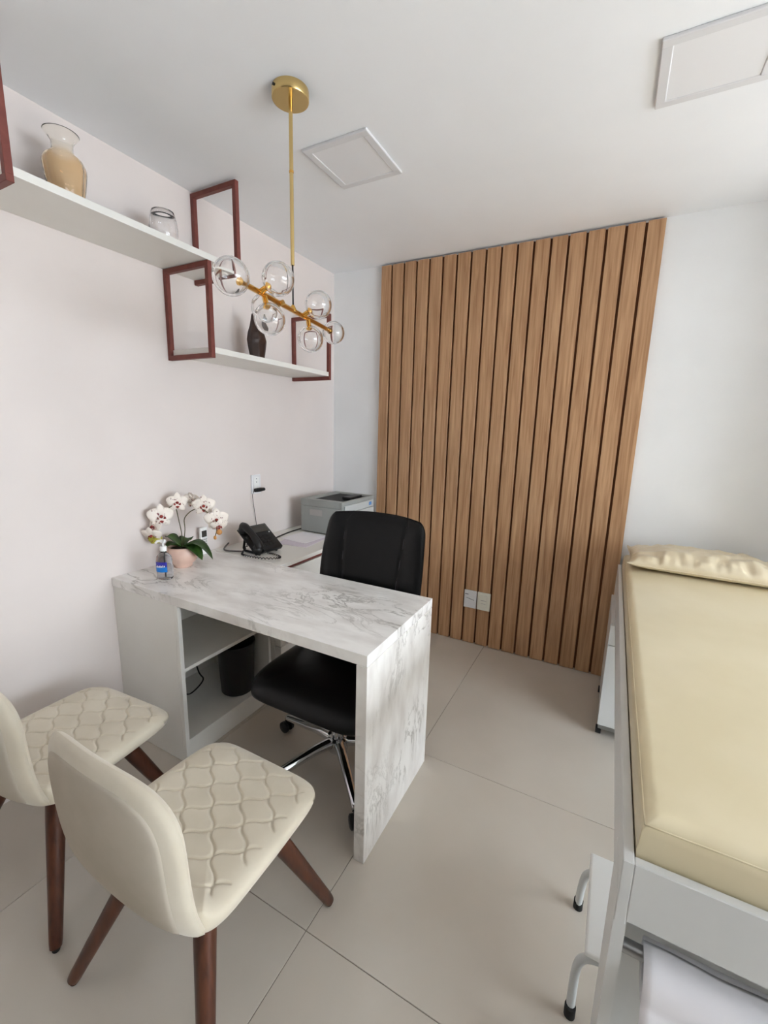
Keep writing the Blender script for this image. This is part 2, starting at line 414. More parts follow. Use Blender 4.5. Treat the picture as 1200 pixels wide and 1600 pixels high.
A0 = Vector((0.915, -1.833, ZB)); A1 = Vector((0.775, -1.128, ZB)); ax = (A1 - A0).normalized()
mid = Vector((PX, PY, ZB))
e0 = A0 + ax * 0.052; e1 = A1 - ax * 0.052
obj('bar', T([e0, e1], 0.0085, 16), M_GOLDD, t, auto=40)
bq = A0.lerp(A1, 0.496)
obj('hanger', LA([(0, 0.014), (0.005, 0.014), (0.012, 0.0), (0.012, -0.008), (0, -0.008)], (bq.x, bq.y, ZB + 0.004), 16), M_GOLDD, t, auto=40)
side = Vector((-ax.y, ax.x, 0)); side = side if side.x > 0 else -side
GL = [(A0, -ax, 0.0510), (A1, ax, 0.0480)]
for tt, ds, dz in ((0.20, 0.066, 0.034), (0.235, 0.018, -0.074), (0.37, -0.055, -0.012), (0.60, 0.064, 0.036), (0.66, 0.010, -0.074)):
    cpt = A0.lerp(A1, tt); d = (side * ds + Vector((0, 0, dz)))
    GL.append((cpt + d, d.normalized(), 0.0490))
RO = 0.0505
gme = None
for c, d, ro in GL:
    if gme is None:
        bm = sbm()
        bmesh.ops.create_uvsphere(bm, u_segments=40, v_segments=24, radius=RO)
        gme = bpy.data.meshes.new('globe'); inner = sbm()
        bmesh.ops.create_uvsphere(inner, u_segments=40, v_segments=24, radius=RO - 0.0055)
        bmesh.ops.reverse_faces(inner, faces=inner.faces)
        tmp = bpy.data.meshes.new('tmp'); inner.to_mesh(tmp); bm.from_mesh(tmp); bpy.data.meshes.remove(tmp); inner.free()
        bm.to_mesh(gme); bm.free()
        for p in gme.polygons: p.use_smooth = True
        gme.materials.append(M_GLASS)
    g = bpy.data.objects.new('globe', gme); col.objects.link(g); g.parent = t
    g.location = c - t.location; s = ro / RO; g.scale = (s, s, s)
    b0 = c - d * (ro + 0.022)
    s_ = obj('socket', T([b0, c - d * (ro + 0.004), c - d * (ro - 0.010), c - d * (ro - 0.016)], [0.0085, 0.0085, 0.0125, 0.006], 16), M_GOLDD, t, auto=40)

# ================================================================ MARBLE DESK
def marble(name, rot):
    m = mat(name, (226, 221, 216), 0.26, spec=0.45)
    nt, N, L, b = nodes(m)
    tc = N.new('ShaderNodeTexCoord'); mp = N.new('ShaderNodeMapping'); mp.inputs['Rotation'].default_value = rot
    mp.inputs['Scale'].default_value = (1.0, 2.6, 1.0)
    L.new(tc.outputs['Object'], mp.inputs[0])
    n1 = N.new('ShaderNodeTexNoise'); n1.inputs['Scale'].default_value = 2.6; n1.inputs['Detail'].default_value = 9; n1.inputs['Roughness'].default_value = 0.62; n1.inputs['Distortion'].default_value = 1.5
    L.new(mp.outputs[0], n1.inputs['Vector'])
    a = N.new('ShaderNodeMath'); a.operation = 'SUBTRACT'; a.inputs[1].default_value = 0.5; L.new(n1.outputs['Fac'], a.inputs[0])
    ab = N.new('ShaderNodeMath'); ab.operation = 'ABSOLUTE'; L.new(a.outputs[0], ab.inputs[0])
    r1 = N.new('ShaderNodeValToRGB'); r1.color_ramp.elements[0].position = 0.0; r1.color_ramp.elements[0].color = (1, 1, 1, 1)
    r1.color_ramp.elements[1].position = 0.028; r1.color_ramp.elements[1].color = (0, 0, 0, 1); L.new(ab.outputs[0], r1.inputs[0])
    n2 = N.new('ShaderNodeTexNoise'); n2.inputs['Scale'].default_value = 3.4; n2.inputs['Detail'].default_value = 4; L.new(tc.outputs['Object'], n2.inputs['Vector'])
    r2_ = N.new('ShaderNodeValToRGB'); r2_.color_ramp.elements[0].position = 0.44; r2_.color_ramp.elements[1].position = 0.76; L.new(n2.outputs['Fac'], r2_.inputs[0])
    mu = N.new('ShaderNodeMath'); mu.operation = 'MULTIPLY'; L.new(r1.outputs[0], mu.inputs[0]); L.new(r2_.outputs[0], mu.inputs[1])
    n3 = N.new('ShaderNodeTexNoise'); n3.inputs['Scale'].default_value = 5; n3.inputs['Detail'].default_value = 8; L.new(mp.outputs[0], n3.inputs['Vector'])
    r3 = N.new('ShaderNodeValToRGB'); r3.color_ramp.elements[0].position = 0.35; r3.color_ramp.elements[0].color = lin((220, 216, 212)); r3.color_ramp.elements[1].position = 0.6; r3.color_ramp.elements[1].color = lin((241, 239, 236))
    L.new(n3.outputs['Fac'], r3.inputs[0])
    mix = N.new('ShaderNodeMixRGB'); mix.inputs[2].default_value = lin((140, 135, 128)); L.new(mu.outputs[0], mix.inputs[0]); L.new(r3.outputs[0], mix.inputs[1])
    L.new(mix.outputs[0], b.inputs['Base Color'])
    return m
M_MARB = marble('marble_top', (0, 0, 0.75)); M_MARBV = marble('marble_side', (0.9, 0.0, 0.2))
XD, YD0, YD1, HD = 1.322, -1.732, -1.197, 0.77
CB = 0.433                      # open cabinet front
t = thing('desk', (0.66, -1.46, 0), 'white marble look desk with open shelf cabinet standing against the left wall', 'desk')
obj('desk_top', B(0.002, XD, YD0, YD1, 0.731, HD, 0.0012, 1), M_MARB, t)
obj('side_panel', B(XD - 0.040, XD, YD0 + 0.0005, YD1 - 0.0005, 0.0, 0.7295, 0.0012, 1), M_MARBV, t)
obj('front_panel', B(0.002, CB - 0.019, YD0 + 0.004, YD0 + 0.022, 0.002, 0.730, 0.0008, 1), M_MDF, t)
cab = obj('cabinet_post', B(CB - 0.0185, CB, YD0 + 0.004, YD0 + 0.022, 0.002, 0.730, 0.0008, 1), M_MDF, t)
obj('cabinet_back', B(0.004, 0.018, YD0 + 0.023, YD1 - 0.02, 0.002, 0.730, 0.0008, 1), M_MDF, t)
obj('cabinet_end', B(0.018, CB, YD1 - 0.020, YD1 - 0.003, 0.002, 0.730, 0.0008, 1), M_MDF, t)
obj('cabinet_shelf', B(0.018, CB - 0.003, YD0 + 0.022, YD1 - 0.020, 0.426, 0.443, 0.0008, 1), M_MDF, t)
obj('cabinet_bottom', B(0.018, CB, YD0 + 0.022, YD1 - 0.020, 0.088, 0.108, 0.0008, 1), M_MDF, t)
obj('plinth', B(CB - 0.030, CB - 0.004, YD0 + 0.022, YD1 - 0.020, 0.002, 0.0875, 0.0008, 1), M_MDF, t)
# return cabinet along the left wall
RX, RZ = 0.500, 0.766
t = thing('return_cabinet', (0.25, -0.61, 0), 'low white drawer cabinet under the printer, between desk and back wall', 'cabinet')
obj('cabinet_top', B(0.002, RX, YD1 + 0.001, -0.034, RZ - 0.022, RZ, 0.001, 1), M_MDF, t)
obj('body', B(0.002, RX - 0.045, YD1 + 0.002, -0.036, 0.002, RZ - 0.0225, 0.001, 1), M_MDF, t)
obj('handle_channel', B(RX - 0.0445, RX - 0.012, YD1 + 0.002, -0.036, RZ - 0.040, RZ - 0.0225, 0.0005, 1), M_FRAME, t)
ym = (YD1 - 0.036) / 2
for (a, b2) in ((YD1 + 0.003, ym - 0.0015), (ym + 0.0015, -0.037)):
    for (z0, z1) in ((0.56, RZ - 0.0415), (0.32, 0.557), (0.06, 0.317)):
        obj('drawer_front', B(RX - 0.0445, RX - 0.004, a, b2, z0, z1, 0.001, 1), M_MDF, t)

# ---------------------------------------------------------------- waste bin
c = (0.325, -1.335, 0.1082)
t = thing('waste_bin', c, 'black plastic waste bin in the open desk cabinet', 'bin')
obj('bin_body', LA([(0, 0), (0.074, 0), (0.080, 0.005), (0.092, 0.262), (0.089, 0.262), (0.077, 0.010), (0, 0.006)], c, 36), M_BLACK, t, auto=50)
obj('rim', LA([(0.091, 0.252), (0.0955, 0.254), (0.096, 0.262), (0.0945, 0.266), (0.0895, 0.266), (0.0885, 0.262)], c, 36), M_BLACK, t, auto=60)
tag(obj('power_cable', T(catmull([(0.06, -1.60, 0.112), (0.14, -1.52, 0.115), (0.21, -1.52, 0.15), (0.22, -1.46, 0.19), (0.15, -1.43, 0.20), (0.06, -1.40, 0.3), (0.022, -1.38, 0.38)], 8), 0.0035, 8), M_BLACK, smooth=True),
    'black cable loop inside the open desk cabinet', 'cable')

# ---------------------------------------------------------------- printer
X0, X1, Y0, Y1, Z0, Z1 = 0.125, 0.452, -0.560, -0.155, RZ + 0.0005, 0.992
t = thing('laser_printer', ((X0 + X1) / 2, (Y0 + Y1) / 2, Z0), 'grey laser printer standing in the corner by the slat panel', 'printer')
bm = B(X0, X1, Y0, Y1, Z0 + 0.008, Z1 - 0.045, 0.006, 3)
bd = obj('printer_body', bm, M_PRINT, t, auto=40)
# top cover with a sunken black output tray
bm = sbm()
ix0, ix1, iy0, iy1 = X0 + 0.070, X1 - 0.022, Y0 + 0.045, Y1 - 0.05
zt0 = Z1 - 0.0445
add_box(bm, X0, ix0, Y0, Y1, zt0, Z1, 0.004); add_box(bm, ix1, X1, Y0, Y1, zt0, Z1, 0.004)
add_box(bm, ix0 - 0.004, ix1 + 0.004, Y0, iy0, zt0, Z1, 0.004); add_box(bm, ix0 - 0.004, ix1 + 0.004, iy1, Y1, zt0, Z1, 0.004)
obj('top_cover', bm, M_PRINT, t, auto=40)
obj('output_tray', B(ix0 + 0.001, ix1 - 0.001, iy0 + 0.001, iy1 - 0.001, Z1 - 0.020, Z1 - 0.006, 0), M_RUBBER, t)
bm = sbm(); add_box(bm, ix1 - 0.075, ix1 - 0.010, iy0 + 0.10, iy1 - 0.06, Z1 - 0.0055, Z1 + 0.012, 0.004)
xf(bm, Matrix.Identity(4)); obj('paper_stop', bm, M_BLACK, t)
fr = obj('front_cover', B(X1 + 0.0002, X1 + 0.012, Y0 + 0.02, Y1 - 0.02, Z0 + 0.02, Z1 - 0.075, 0.004), M_PRINTL, t)
obj('front_strip', B(X1 + 0.0002, X1 + 0.010, Y0 + 0.02, Y1 - 0.02, Z1 - 0.072, Z1 - 0.024, 0.004), M_PRINTL, t)
obj('button', B(X1 + 0.010, X1 + 0.014, Y1 - 0.085, Y1 - 0.055, Z1 - 0.058, Z1 - 0.035, 0.002), M_BLUEBTN, t, label='small light blue button')
obj('side_grip', B(X0 + 0.075, X0 + 0.175, Y0 - 0.002, Y0 - 0.0002, Z1 - 0.105, Z1 - 0.065, 0.0008, 1), M_BTN, t)
for fx in (X0 + 0.04, X1 - 0.04):
    for fy in (Y0 + 0.04, Y1 - 0.04):
        obj('foot', LA([(0, 0), (0.012, 0), (0.012, 0.008), (0, 0.008)], (fx, fy, Z0), 12), M_RUBBER, t)

# ---------------------------------------------------------------- papers
def sheet(name, cx, cy, w, d, rz, z, m, label):
    bm = B(-w / 2, w / 2, -d / 2, d / 2, 0, 0.0022, 0)
    xf(bm, Matrix.Translation((cx, cy, z)) @ Matrix.Rotation(rz, 4, 'Z'))
    return tag(obj(name, bm, m), label, 'paper', 'sheets of paper by the printer')
sheet('paper_sheet', 0.285, -0.735, 0.21, 0.28, 0.12, RZ + 0.0004, M_PAPERLIL, 'lower lilac white sheet of paper in front of the printer')
sheet('paper_sheet', 0.255, -0.685, 0.20, 0.22, -0.05, RZ + 0.0029, M_PAPER, 'upper white sheet of paper lying nearest the printer')

# ---------------------------------------------------------------- desk phone
PHX, PHY = 0.235, -1.055
t = thing('desk_phone', (PHX, PHY, RZ), 'black corded desk phone beside the orchid', 'phone', rz=math.radians(-6))
Rm = Matrix.Translation((0, 0, 0.012)) @ Matrix.Rotation(math.radians(46), 4, 'Y')
# local: faces +x; slab leaning, width along y
slab = Matrix.Translation((0.080, 0, 0.010)) @ Matrix.Rotation(math.radians(37), 4, 'Y')
bm = xf(B(-0.185, 0.0, -0.048, 0.085, -0.002, 0.024, 0.005, 2), slab); obj('phone_body', bm, M_BLACK, t, local=True, auto=40)
bm = xf(B(-0.172, -0.125, -0.030, 0.070, 0.0245, 0.027, 0.001, 1), slab); obj('display', bm, M_SCREEN, t, local=True)
for r_ in range(4):
    for q_ in range(3):
        bm = xf(B(-0.105 + r_ * 0.022, -0.090 + r_ * 0.022, -0.018 + q_ * 0.026, 0.0 + q_ * 0.026, 0.0245, 0.028, 0.001, 1), slab)
        obj('key', bm, M_BLACK, t, local=True)
bm = xf(B(-0.118, -0.112, 0.060, 0.068, 0.0245, 0.0285, 0.001, 1), slab); obj('indicator', bm, M_WHITEP, t, local=True, label='small white indicator')
hs = [slab @ Vector(p) for p in ((-0.185, -0.072, 0.030), (-0.165, -0.072, 0.044), (-0.125, -0.072, 0.050), (-0.085, -0.072, 0.050), (-0.045, -0.072, 0.044), (-0.02, -0.072, 0.030))]
hd = obj('handset', T(catmull(hs, 5), [0.018 + 0.006 * abs(k / 12.5 - 1) for k in range(26)], 12), M_BLACK, t, local=True, smooth=True)
for q in (-0.170, -0.028):
    bm = T([slab @ Vector((q, -0.072, 0.036)), slab @ Vector((q, -0.072, 0.016)), slab @ Vector((q, -0.072, 0.004))], [0.024, 0.027, 0.022], 16); obj('ear_cup', bm, M_BLACK, hd, local=True, smooth=True)
bm = xf(B(-0.190, 0.0, -0.096, -0.047, -0.002, 0.008, 0.004, 2), slab); obj('cradle', bm, M_BLACK, t, local=True)
for yy in (-0.06, 0.06):
    bm = sbm()
    add_tube(bm, [(-0.045, yy, 0.092), (-0.062, yy, 0.02), (-0.055, yy, 0.0075), (0.07, yy, 0.0075)], 0.007, 8)
    obj('stand', bm, M_BLACK, t, local=True, smooth=True)
# coiled handset cord, lying in a loop in front
path = catmull([(0.215, -1.125, RZ + 0.05), (0.200, -1.150, 0.776), (0.235, -1.180, 0.7765), (0.300, -1.187, 0.7775), (0.370, -1.176, 0.7775), (0.425, -1.135, 0.7775), (0.418, -1.098, 0.774), (0.352, -1.076, 0.772), (0.315, -1.085, 0.775)], 22)
pts = []
for i, p in enumerate(path):
    a = i * 1.15; tng = (path[min(i + 1, len(path) - 1)] - path[max(i - 1, 0)]).normalized()
    u = tng.cross(Vector((0, 0, 1))).normalized(); v = u.cross(tng)
    pts.append(p + (u * math.cos(a) + v * math.sin(a)) * 0.0036)
inv = (Matrix.Translation(t.location) @ Matrix.Rotation(t.rotation_euler.z, 4, 'Z')).inverted()
obj('handset_cord', xf(T(catmull([tuple(p) for p in pts], 3), 0.0024, 6), inv), M_BLACK, t, local=True, smooth=True, label='black coiled cord')
tag(obj('network_cable', T(catmull([(0.16, -1.01, 0.775), (0.135, -0.90, 0.7705), (0.118, -0.80, 0.7705), (0.095, -0.68, 0.7705), (0.085, -0.56, 0.7705), (0.09, -0.42, 0.7705)], 8), 0.0040, 8), M_BLACK, smooth=True),
    'black cable running along the wall from phone to printer', 'cable')
tag(obj('phone_cable', T(catmull([(0.185, -1.135, 0.775), (0.10, -1.165, 0.7745), (0.055, -1.145, 0.7755), (0.03, -1.09, 0.790)], 8), 0.0045, 8), mat('grey_cable', (92, 86, 84), 0.5), smooth=True),
    'short grey cable end left of the phone', 'cable')

# ---------------------------------------------------------------- wall outlet, adapter, cord
t = thing('wall_outlet', (0, -0.838, 1.045), 'white wall outlet above the desk phone', 'wall outlet')
obj('plate', B(0.0005, 0.009, -0.876, -0.800, 1.043, 1.160, 0.003), M_PLATE, t)
obj('module', B(0.009, 0.0115, -0.860, -0.816, 1.060, 1.143, 0.001, 1), M_WHITEP, t)
for z in (1.115, 1.135): obj('socket_hole', xf(LA([(0, 0), (0.003, 0), (0.003, 0.0015), (0, 0.0015)], (0, 0, 0), 10), Matrix.Translation((0.0112, -0.838, z)) @ Matrix.Rotation(PI / 2, 4, 'Y')), M_INK, t)
t = thing('power_adapter', (0.025, -0.835, 1.052), 'black power adapter plugged into the wall outlet', 'adapter')
bm = T([(0.012, -0.868, 1.068), (0.012, -0.850, 1.068), (0.012, -0.822, 1.068), (0.012, -0.790, 1.068)], [0.011, 0.013, 0.013, 0.010], 12)
xf(bm, Matrix.Translation((0.0145, 0, 0))); obj('adapter_body', bm, M_BLACK, t, auto=40)
obj('cord', T(catmull([(0.024, -0.874, 1.066), (0.022, -0.884, 1.045), (0.018, -0.880, 1.02), (0.012, -0.868, 0.972), (0.010, -0.855, 0.90), (0.012, -0.850, 0.84), (0.03, -0.87, 0.795), (0.09, -0.94, 0.7705), (0.15, -1.0, 0.7705)], 8), 0.0017, 8), mat('thin_cord', (70, 62, 60), 0.5), t, smooth=True)

# ---------------------------------------------------------------- remote on the wall
RXO, RYO = 0.022, -1.262
t = thing('remote_control', (RXO + 0.01, RYO, HD), 'white remote control with a dark screen in its holder beside the orchid', 'remote control')
y0, y1 = RYO - 0.022, RYO + 0.022
obj('remote_body', B(RXO + 0.002, RXO + 0.020, y0, y1, 0.7745, 0.915, 0.005, 3), M_WHITEP, t, auto=40)
obj('holder', B(0.0005, RXO + 0.0235, y0 - 0.005, y1 + 0.005, 0.7702, 0.805, 0.003), M_WHITEP, t)
obj('screen', B(RXO + 0.020, RXO + 0.0208, y0 + 0.006, y1 - 0.006, 0.864, 0.898, 0.0003, 1), M_SCREEN, t)
for r_ in range(4):
    for q_ in range(3):
        obj('button', B(RXO + 0.020, RXO + 0.0212, y0 + 0.006 + q_ * 0.0115, y0 + 0.015 + q_ * 0.0115, 0.810 + r_ * 0.012, 0.818 + r_ * 0.012, 0.0003, 1), M_BTN, t)

# ---------------------------------------------------------------- sanitizer bottle
c = (0.205, -1.612, HD + 0.0003)
t = thing('sanitizer_bottle', c, 'clear pump bottle of sanitizer with a blue label', 'bottle')
def oval(bm, s=0.78):
    for v in bm.verts:
        d = Vector((v.co.x - c[0], v.co.y - c[1])); a = math.radians(28)
        ex = Vector((math.cos(a), math.sin(a))); ey = Vector((-math.sin(a), math.cos(a)))
        q = ex * d.dot(ex) + ey * (d.dot(ey) * s); v.co.x = c[0] + q.x; v.co.y = c[1] + q.y
    return bm
obj('bottle_body', oval(LA([(0, 0), (0.030, 0), (0.0345, 0.006), (0.0345, 0.085), (0.031, 0.103), (0.020, 0.116), (0.012, 0.120), (0.012, 0.130), (0, 0.130)], c, 36)), M_GEL, t, smooth=True)
def label_patch(z0, z1, r, a0, a1, m, name):
    bm = sbm(); n = 14; rows = []
    for k in range(n + 1):
        a = a0 + (a1 - a0) * k / n
        rows.append([bm.verts.new((c[0] + rr * math.cos(a), c[1] + rr * math.sin(a), c[2] + z)) for rr, z in ((r, z0), (r, z1), (r - 0.0006, z1), (r - 0.0006, z0))])
    for k in range(n):
        for q in range(4): bm.faces.new((rows[k][q], rows[k + 1][q], rows[k + 1][(q + 1) % 4], rows[k][(q + 1) % 4]))
    bm.faces.new(rows[0]); bm.faces.new(rows[-1][::-1])
    return obj(name, oval(bm), m, t, auto=40)
ca = math.radians(-72)
lb = label_patch(0.060, 0.082, 0.0354, ca - 0.85, ca + 0.85, M_BLUE1, 'label')
label_patch(0.036, 0.060, 0.0354, ca - 0.85, ca + 0.85, M_BLUE2, 'label')
for k, (a, z0, z1) in enumerate([(-0.6, 0.056, 0.063), (-0.42, 0.057, 0.066), (-0.24, 0.057, 0.064), (-0.06, 0.057, 0.067), (0.12, 0.058, 0.065), (0.30, 0.058, 0.068), (0.48, 0.059, 0.066)]):
    label_patch(z0, z1, 0.0358, ca + a, ca + a + 0.11, M_WHITEP, 'label_mark')
pu = obj('pump_collar', LA([(0, 0.128), (0.0145, 0.128), (0.0145, 0.146), (0.012, 0.149), (0, 0.149)], c, 24), M_WHITEP, t, auto=40)
obj('pump_stem', LA([(0, 0.148), (0.0045, 0.148), (0.0045, 0.166), (0, 0.166)], c, 12), M_WHITEP, t)
obj('dip_tube', LA([(0, 0.01), (0.0025, 0.01), (0.0025, 0.1285), (0, 0.1285)], (c[0] + 0.004, c[1], c[2]), 8), M_WHITEP, t)
bm = sbm(); add_tube(bm, catmull([(c[0] + 0.010, c[1] + 0.004, c[2] + 0.170), (c[0] - 0.002, c[1], c[2] + 0.1715), (c[0] - 0.018, c[1] - 0.012, c[2] + 0.171), (c[0] - 0.026, c[1] - 0.018, c[2] + 0.162)], 5), [0.008] * 4 + [0.0075] * 4 + [0.006] * 4 + [0.0045] * 4, 12)
obj('pump_head', bm, M_WHITEP, t, smooth=True)

# ---------------------------------------------------------------- orchid
PC = Vector((0.118, -1.455, HD + 0.0003))
t = thing('potted_orchid', PC, 'white spotted orchid in a round pink pot on the desk', 'potted plant')
obj('pot', LA([(0, 0), (0.040, 0), (0.043, 0.006), (0.041, 0.010), (0.060, 0.028), (0.073, 0.055), (0.073, 0.075), (0.064, 0.096), (0.060, 0.100), (0.056, 0.099), (0.060, 0.090), (0.068, 0.070), (0.066, 0.055), (0.05, 0.03), (0, 0.022)], PC, 40), M_POT, t, smooth=True)
obj('soil', LA([(0, 0.086), (0.060, 0.086), (0.060, 0.080), (0, 0.080)], PC, 24), mat('potting_moss', (58, 44, 30), 0.9), t)
def leaf(base, d, length, width, rise, droop, name='leaf', m=M_LEAF, roll=0.0):
    d = Vector(d).normalized(); s = d.cross(Vector((0, 0, 1))).normalized(); n = 14; bm = sbm(); rows = []
    for i in range(n + 1):
        q = i / n
        p = Vector(base) + d * (length * q * (1 - 0.12 * q)) + Vector((0, 0, rise * math.sin(q * PI * 0.55) - droop * q * q))
        w = width * (math.sin(PI * min(1, 0.10 + 0.90 * q)) ** 0.6 if q < 1 else 0.02) * (0.55 + 0.45 * min(1, q * 2.2))
        r = []
        for k in range(-3, 4):
            e = k / 3; r.append(p + s * (w * e) + Vector((0, 0, 0.35 * w * abs(e) ** 1.5 + roll * e * w)))
        rows.append(r)
    top = [[bm.verts.new(p) for p in r] for r in rows]; bot = [[bm.verts.new(p - Vector((0, 0, 0.0018))) for p in r] for r in rows]
    for i in range(n):
        for k in range(6):
            bm.faces.new((top[i][k], top[i][k + 1], top[i + 1][k + 1], top[i + 1][k])); bm.faces.new((bot[i][k], bot[i + 1][k], bot[i + 1][k + 1], bot[i][k + 1]))
        bm.faces.new((top[i][0], top[i + 1][0], bot[i + 1][0], bot[i][0])); bm.faces.new((top[i][6], bot[i][6], bot[i + 1][6], top[i + 1][6]))
    for k in range(6):
        bm.faces.new((top[0][k], bot[0][k], bot[0][k + 1], top[0][k + 1])); bm.faces.new((top[n][k], top[n][k + 1], bot[n][k + 1], bot[n][k]))
    return obj(name, bm, m, t, smooth=True)
bs = PC + Vector((0.0, 0, 0.092))
leaf(bs, (0.80, 0.45, 0), 0.165, 0.042, 0.060, 0.115)
leaf(bs, (0.85, 0.10, 0), 0.140, 0.038, 0.035, 0.080)
leaf(bs, (-0.65, -0.35, 0), 0.085, 0.038, 0.060, 0.010)
leaf(bs, (-0.20, -0.70, 0), 0.085, 0.036, 0.035, 0.020)
leaf(bs, (-0.3, 0.6, 0), 0.100, 0.034, 0.055, 0.040)
CAMD = Vector((CX, CY, CZ))
def petal(bm, c, nrm, upv, ang, length, width, cup=0.15, m=10):
    """petal lying in plane across nrm, pointing at angle ang from up"""
    nrm = nrm.normalized(); upv = (upv - nrm * upv.dot(nrm)).normalized(); rgt = upv.cross(nrm)
    d = upv * math.cos(ang) + rgt * math.sin(ang); s = nrm.cross(d); rows = []
    for i in range(m + 1):
        q = i / m; w = width * (math.sin(PI * (0.08 + 0.90 * q)) ** 0.75)
        p = c + d * (length * q) + nrm * (cup * length * math.sin(q * PI) * 0.6 - cup * length * q * q)
        rows.append([p + s * (w * k / 2) - nrm * (0.12 * w * abs(k / 2) ** 2) for k in range(-2, 3)])
    top = [[bm.verts.new(p + nrm * 0.0006) for p in r] for r in rows]; bot = [[bm.verts.new(p - nrm * 0.0006) for p in r] for r in rows]
    for i in range(m):
        for k in range(4):
            bm.faces.new((top[i][k], top[i][k + 1], top[i + 1][k + 1], top[i + 1][k])); bm.faces.new((bot[i][k], bot[i + 1][k], bot[i + 1][k + 1], bot[i][k + 1]))
        bm.faces.new((top[i][0], top[i + 1][0], bot[i + 1][0], bot[i][0])); bm.faces.new((top[i][4], bot[i][4], bot[i + 1][4], top[i + 1][4]))
    for k in range(4):
        bm.faces.new((top[0][k], bot[0][k], bot[0][k + 1], top[0][k + 1])); bm.faces.new((top[m][k], top[m][k + 1], bot[m][k + 1], bot[m][k]))
    return bm
def flower(c, nrm, size, m=M_PETAL, upv=(0, 0, 1), lip=True):
    c = Vector(c); nrm = Vector(nrm).normalized(); upv = Vector(upv)
    bm = sbm()
    for a, l, w in ((0, 0.95, 0.34), (math.radians(72), 1.0, 0.52), (math.radians(-72), 1.0, 0.52), (math.radians(140), 0.92, 0.33), (math.radians(-140), 0.92, 0.33)):
        petal(bm, c, nrm, upv, a, size * l, size * w)
    f = obj('flower', bm, m, t, smooth=True)
    if lip:
        b2 = sbm()
        petal(b2, c + nrm * 0.004, nrm, upv, PI, size * 0.50, size * 0.20, -0.5, 6)
        petal(b2, c + nrm * 0.004, nrm, upv, math.radians(120), size * 0.34, size * 0.15, -0.6, 6)
        petal(b2, c + nrm * 0.004, nrm, upv, math.radians(-120), size * 0.34, size * 0.15, -0.6, 6)
        add_tube(b2, [c, c + nrm * size * 0.16, c + nrm * size * 0.28], [size * 0.11, size * 0.13, size * 0.05], 8)
        obj('lip', b2, M_LIP, f, smooth=True)
    return f
vd = Vector((0.72, -0.62, 0.2))
flower((0.070, -1.520, 1.022), (0.75, -0.30, 0.05), 0.061)
flower((0.048, -1.545, 0.975), (-0.1, -0.9, 0.1), 0.054)
flower((0.050, -1.560, 0.935), (0.35, -0.75, -0.55), 0.051)
flower((0.056, -1.548, 0.912), (0.6, -0.5, -0.3), 0.032, M_PETALY, lip=False)
flower((0.085, -1.440, 1.078), (0.70, -0.55, 0.05), 0.052)
flower((0.135, -1.390, 1.090), (-0.25, 0.75, 0.35), 0.051)
flower((0.188, -1.374, 1.064), (0.72, -0.62, 0.0), 0.056)
flower((0.250, -1.355, 0.999), (0.80, -0.55, -0.12), 0.059)
flower((0.262, -1.352, 0.970), (0.55, -0.3, -0.5), 0.044)
bm = sbm(); bmesh.ops.create_icosphere(bm, subdivisions=3, radius=0.015, matrix=Matrix.Translation((0.268, -1.358, 0.940)) @ Matrix.Diagonal((1, 0.9, 0.9, 1))); obj('bud', bm, M_BUD, t, smooth=True)
bm = sbm(); bmesh.ops.create_icosphere(bm, subdivisions=2, radius=0.008, matrix=Matrix.Translation((0.253, -1.371, 0.913)) @ Matrix.Diagonal((1, 0.9, 1.3, 1))); obj('bud', bm, M_BUD, t, smooth=True)
for pts in ([bs, (0.118, -1.452, 0.93), (0.095, -1.447, 1.0), (0.082, -1.446, 1.045), (0.075, -1.452, 1.066), (0.064, -1.48, 1.05), (0.058, -1.51, 1.028), (0.046, -1.535, 0.975), (0.048, -1.552, 0.93)],
            [bs + Vector((0.01, 0, 0)), (0.128, -1.440, 0.95), (0.118, -1.432, 1.0), (0.133, -1.412, 1.032), (0.158, -1.396, 1.048), (0.182, -1.384, 1.05), (0.215, -1.372, 1.03), (0.240, -1.362, 0.995), (0.254, -1.36, 0.955), (0.253, -1.37, 0.918)]):
    obj('stem', T(catmull([tuple(p) for p in pts], 6), 0.0022, 8), M_STEM, t, smooth=True)

# ================================================================ OFFICE CHAIR
OC = Vector((0.990, -1.395, 0))
t = thing('office_chair', OC, 'black leather office chair tucked under the marble desk', 'chair', rz=0.0)
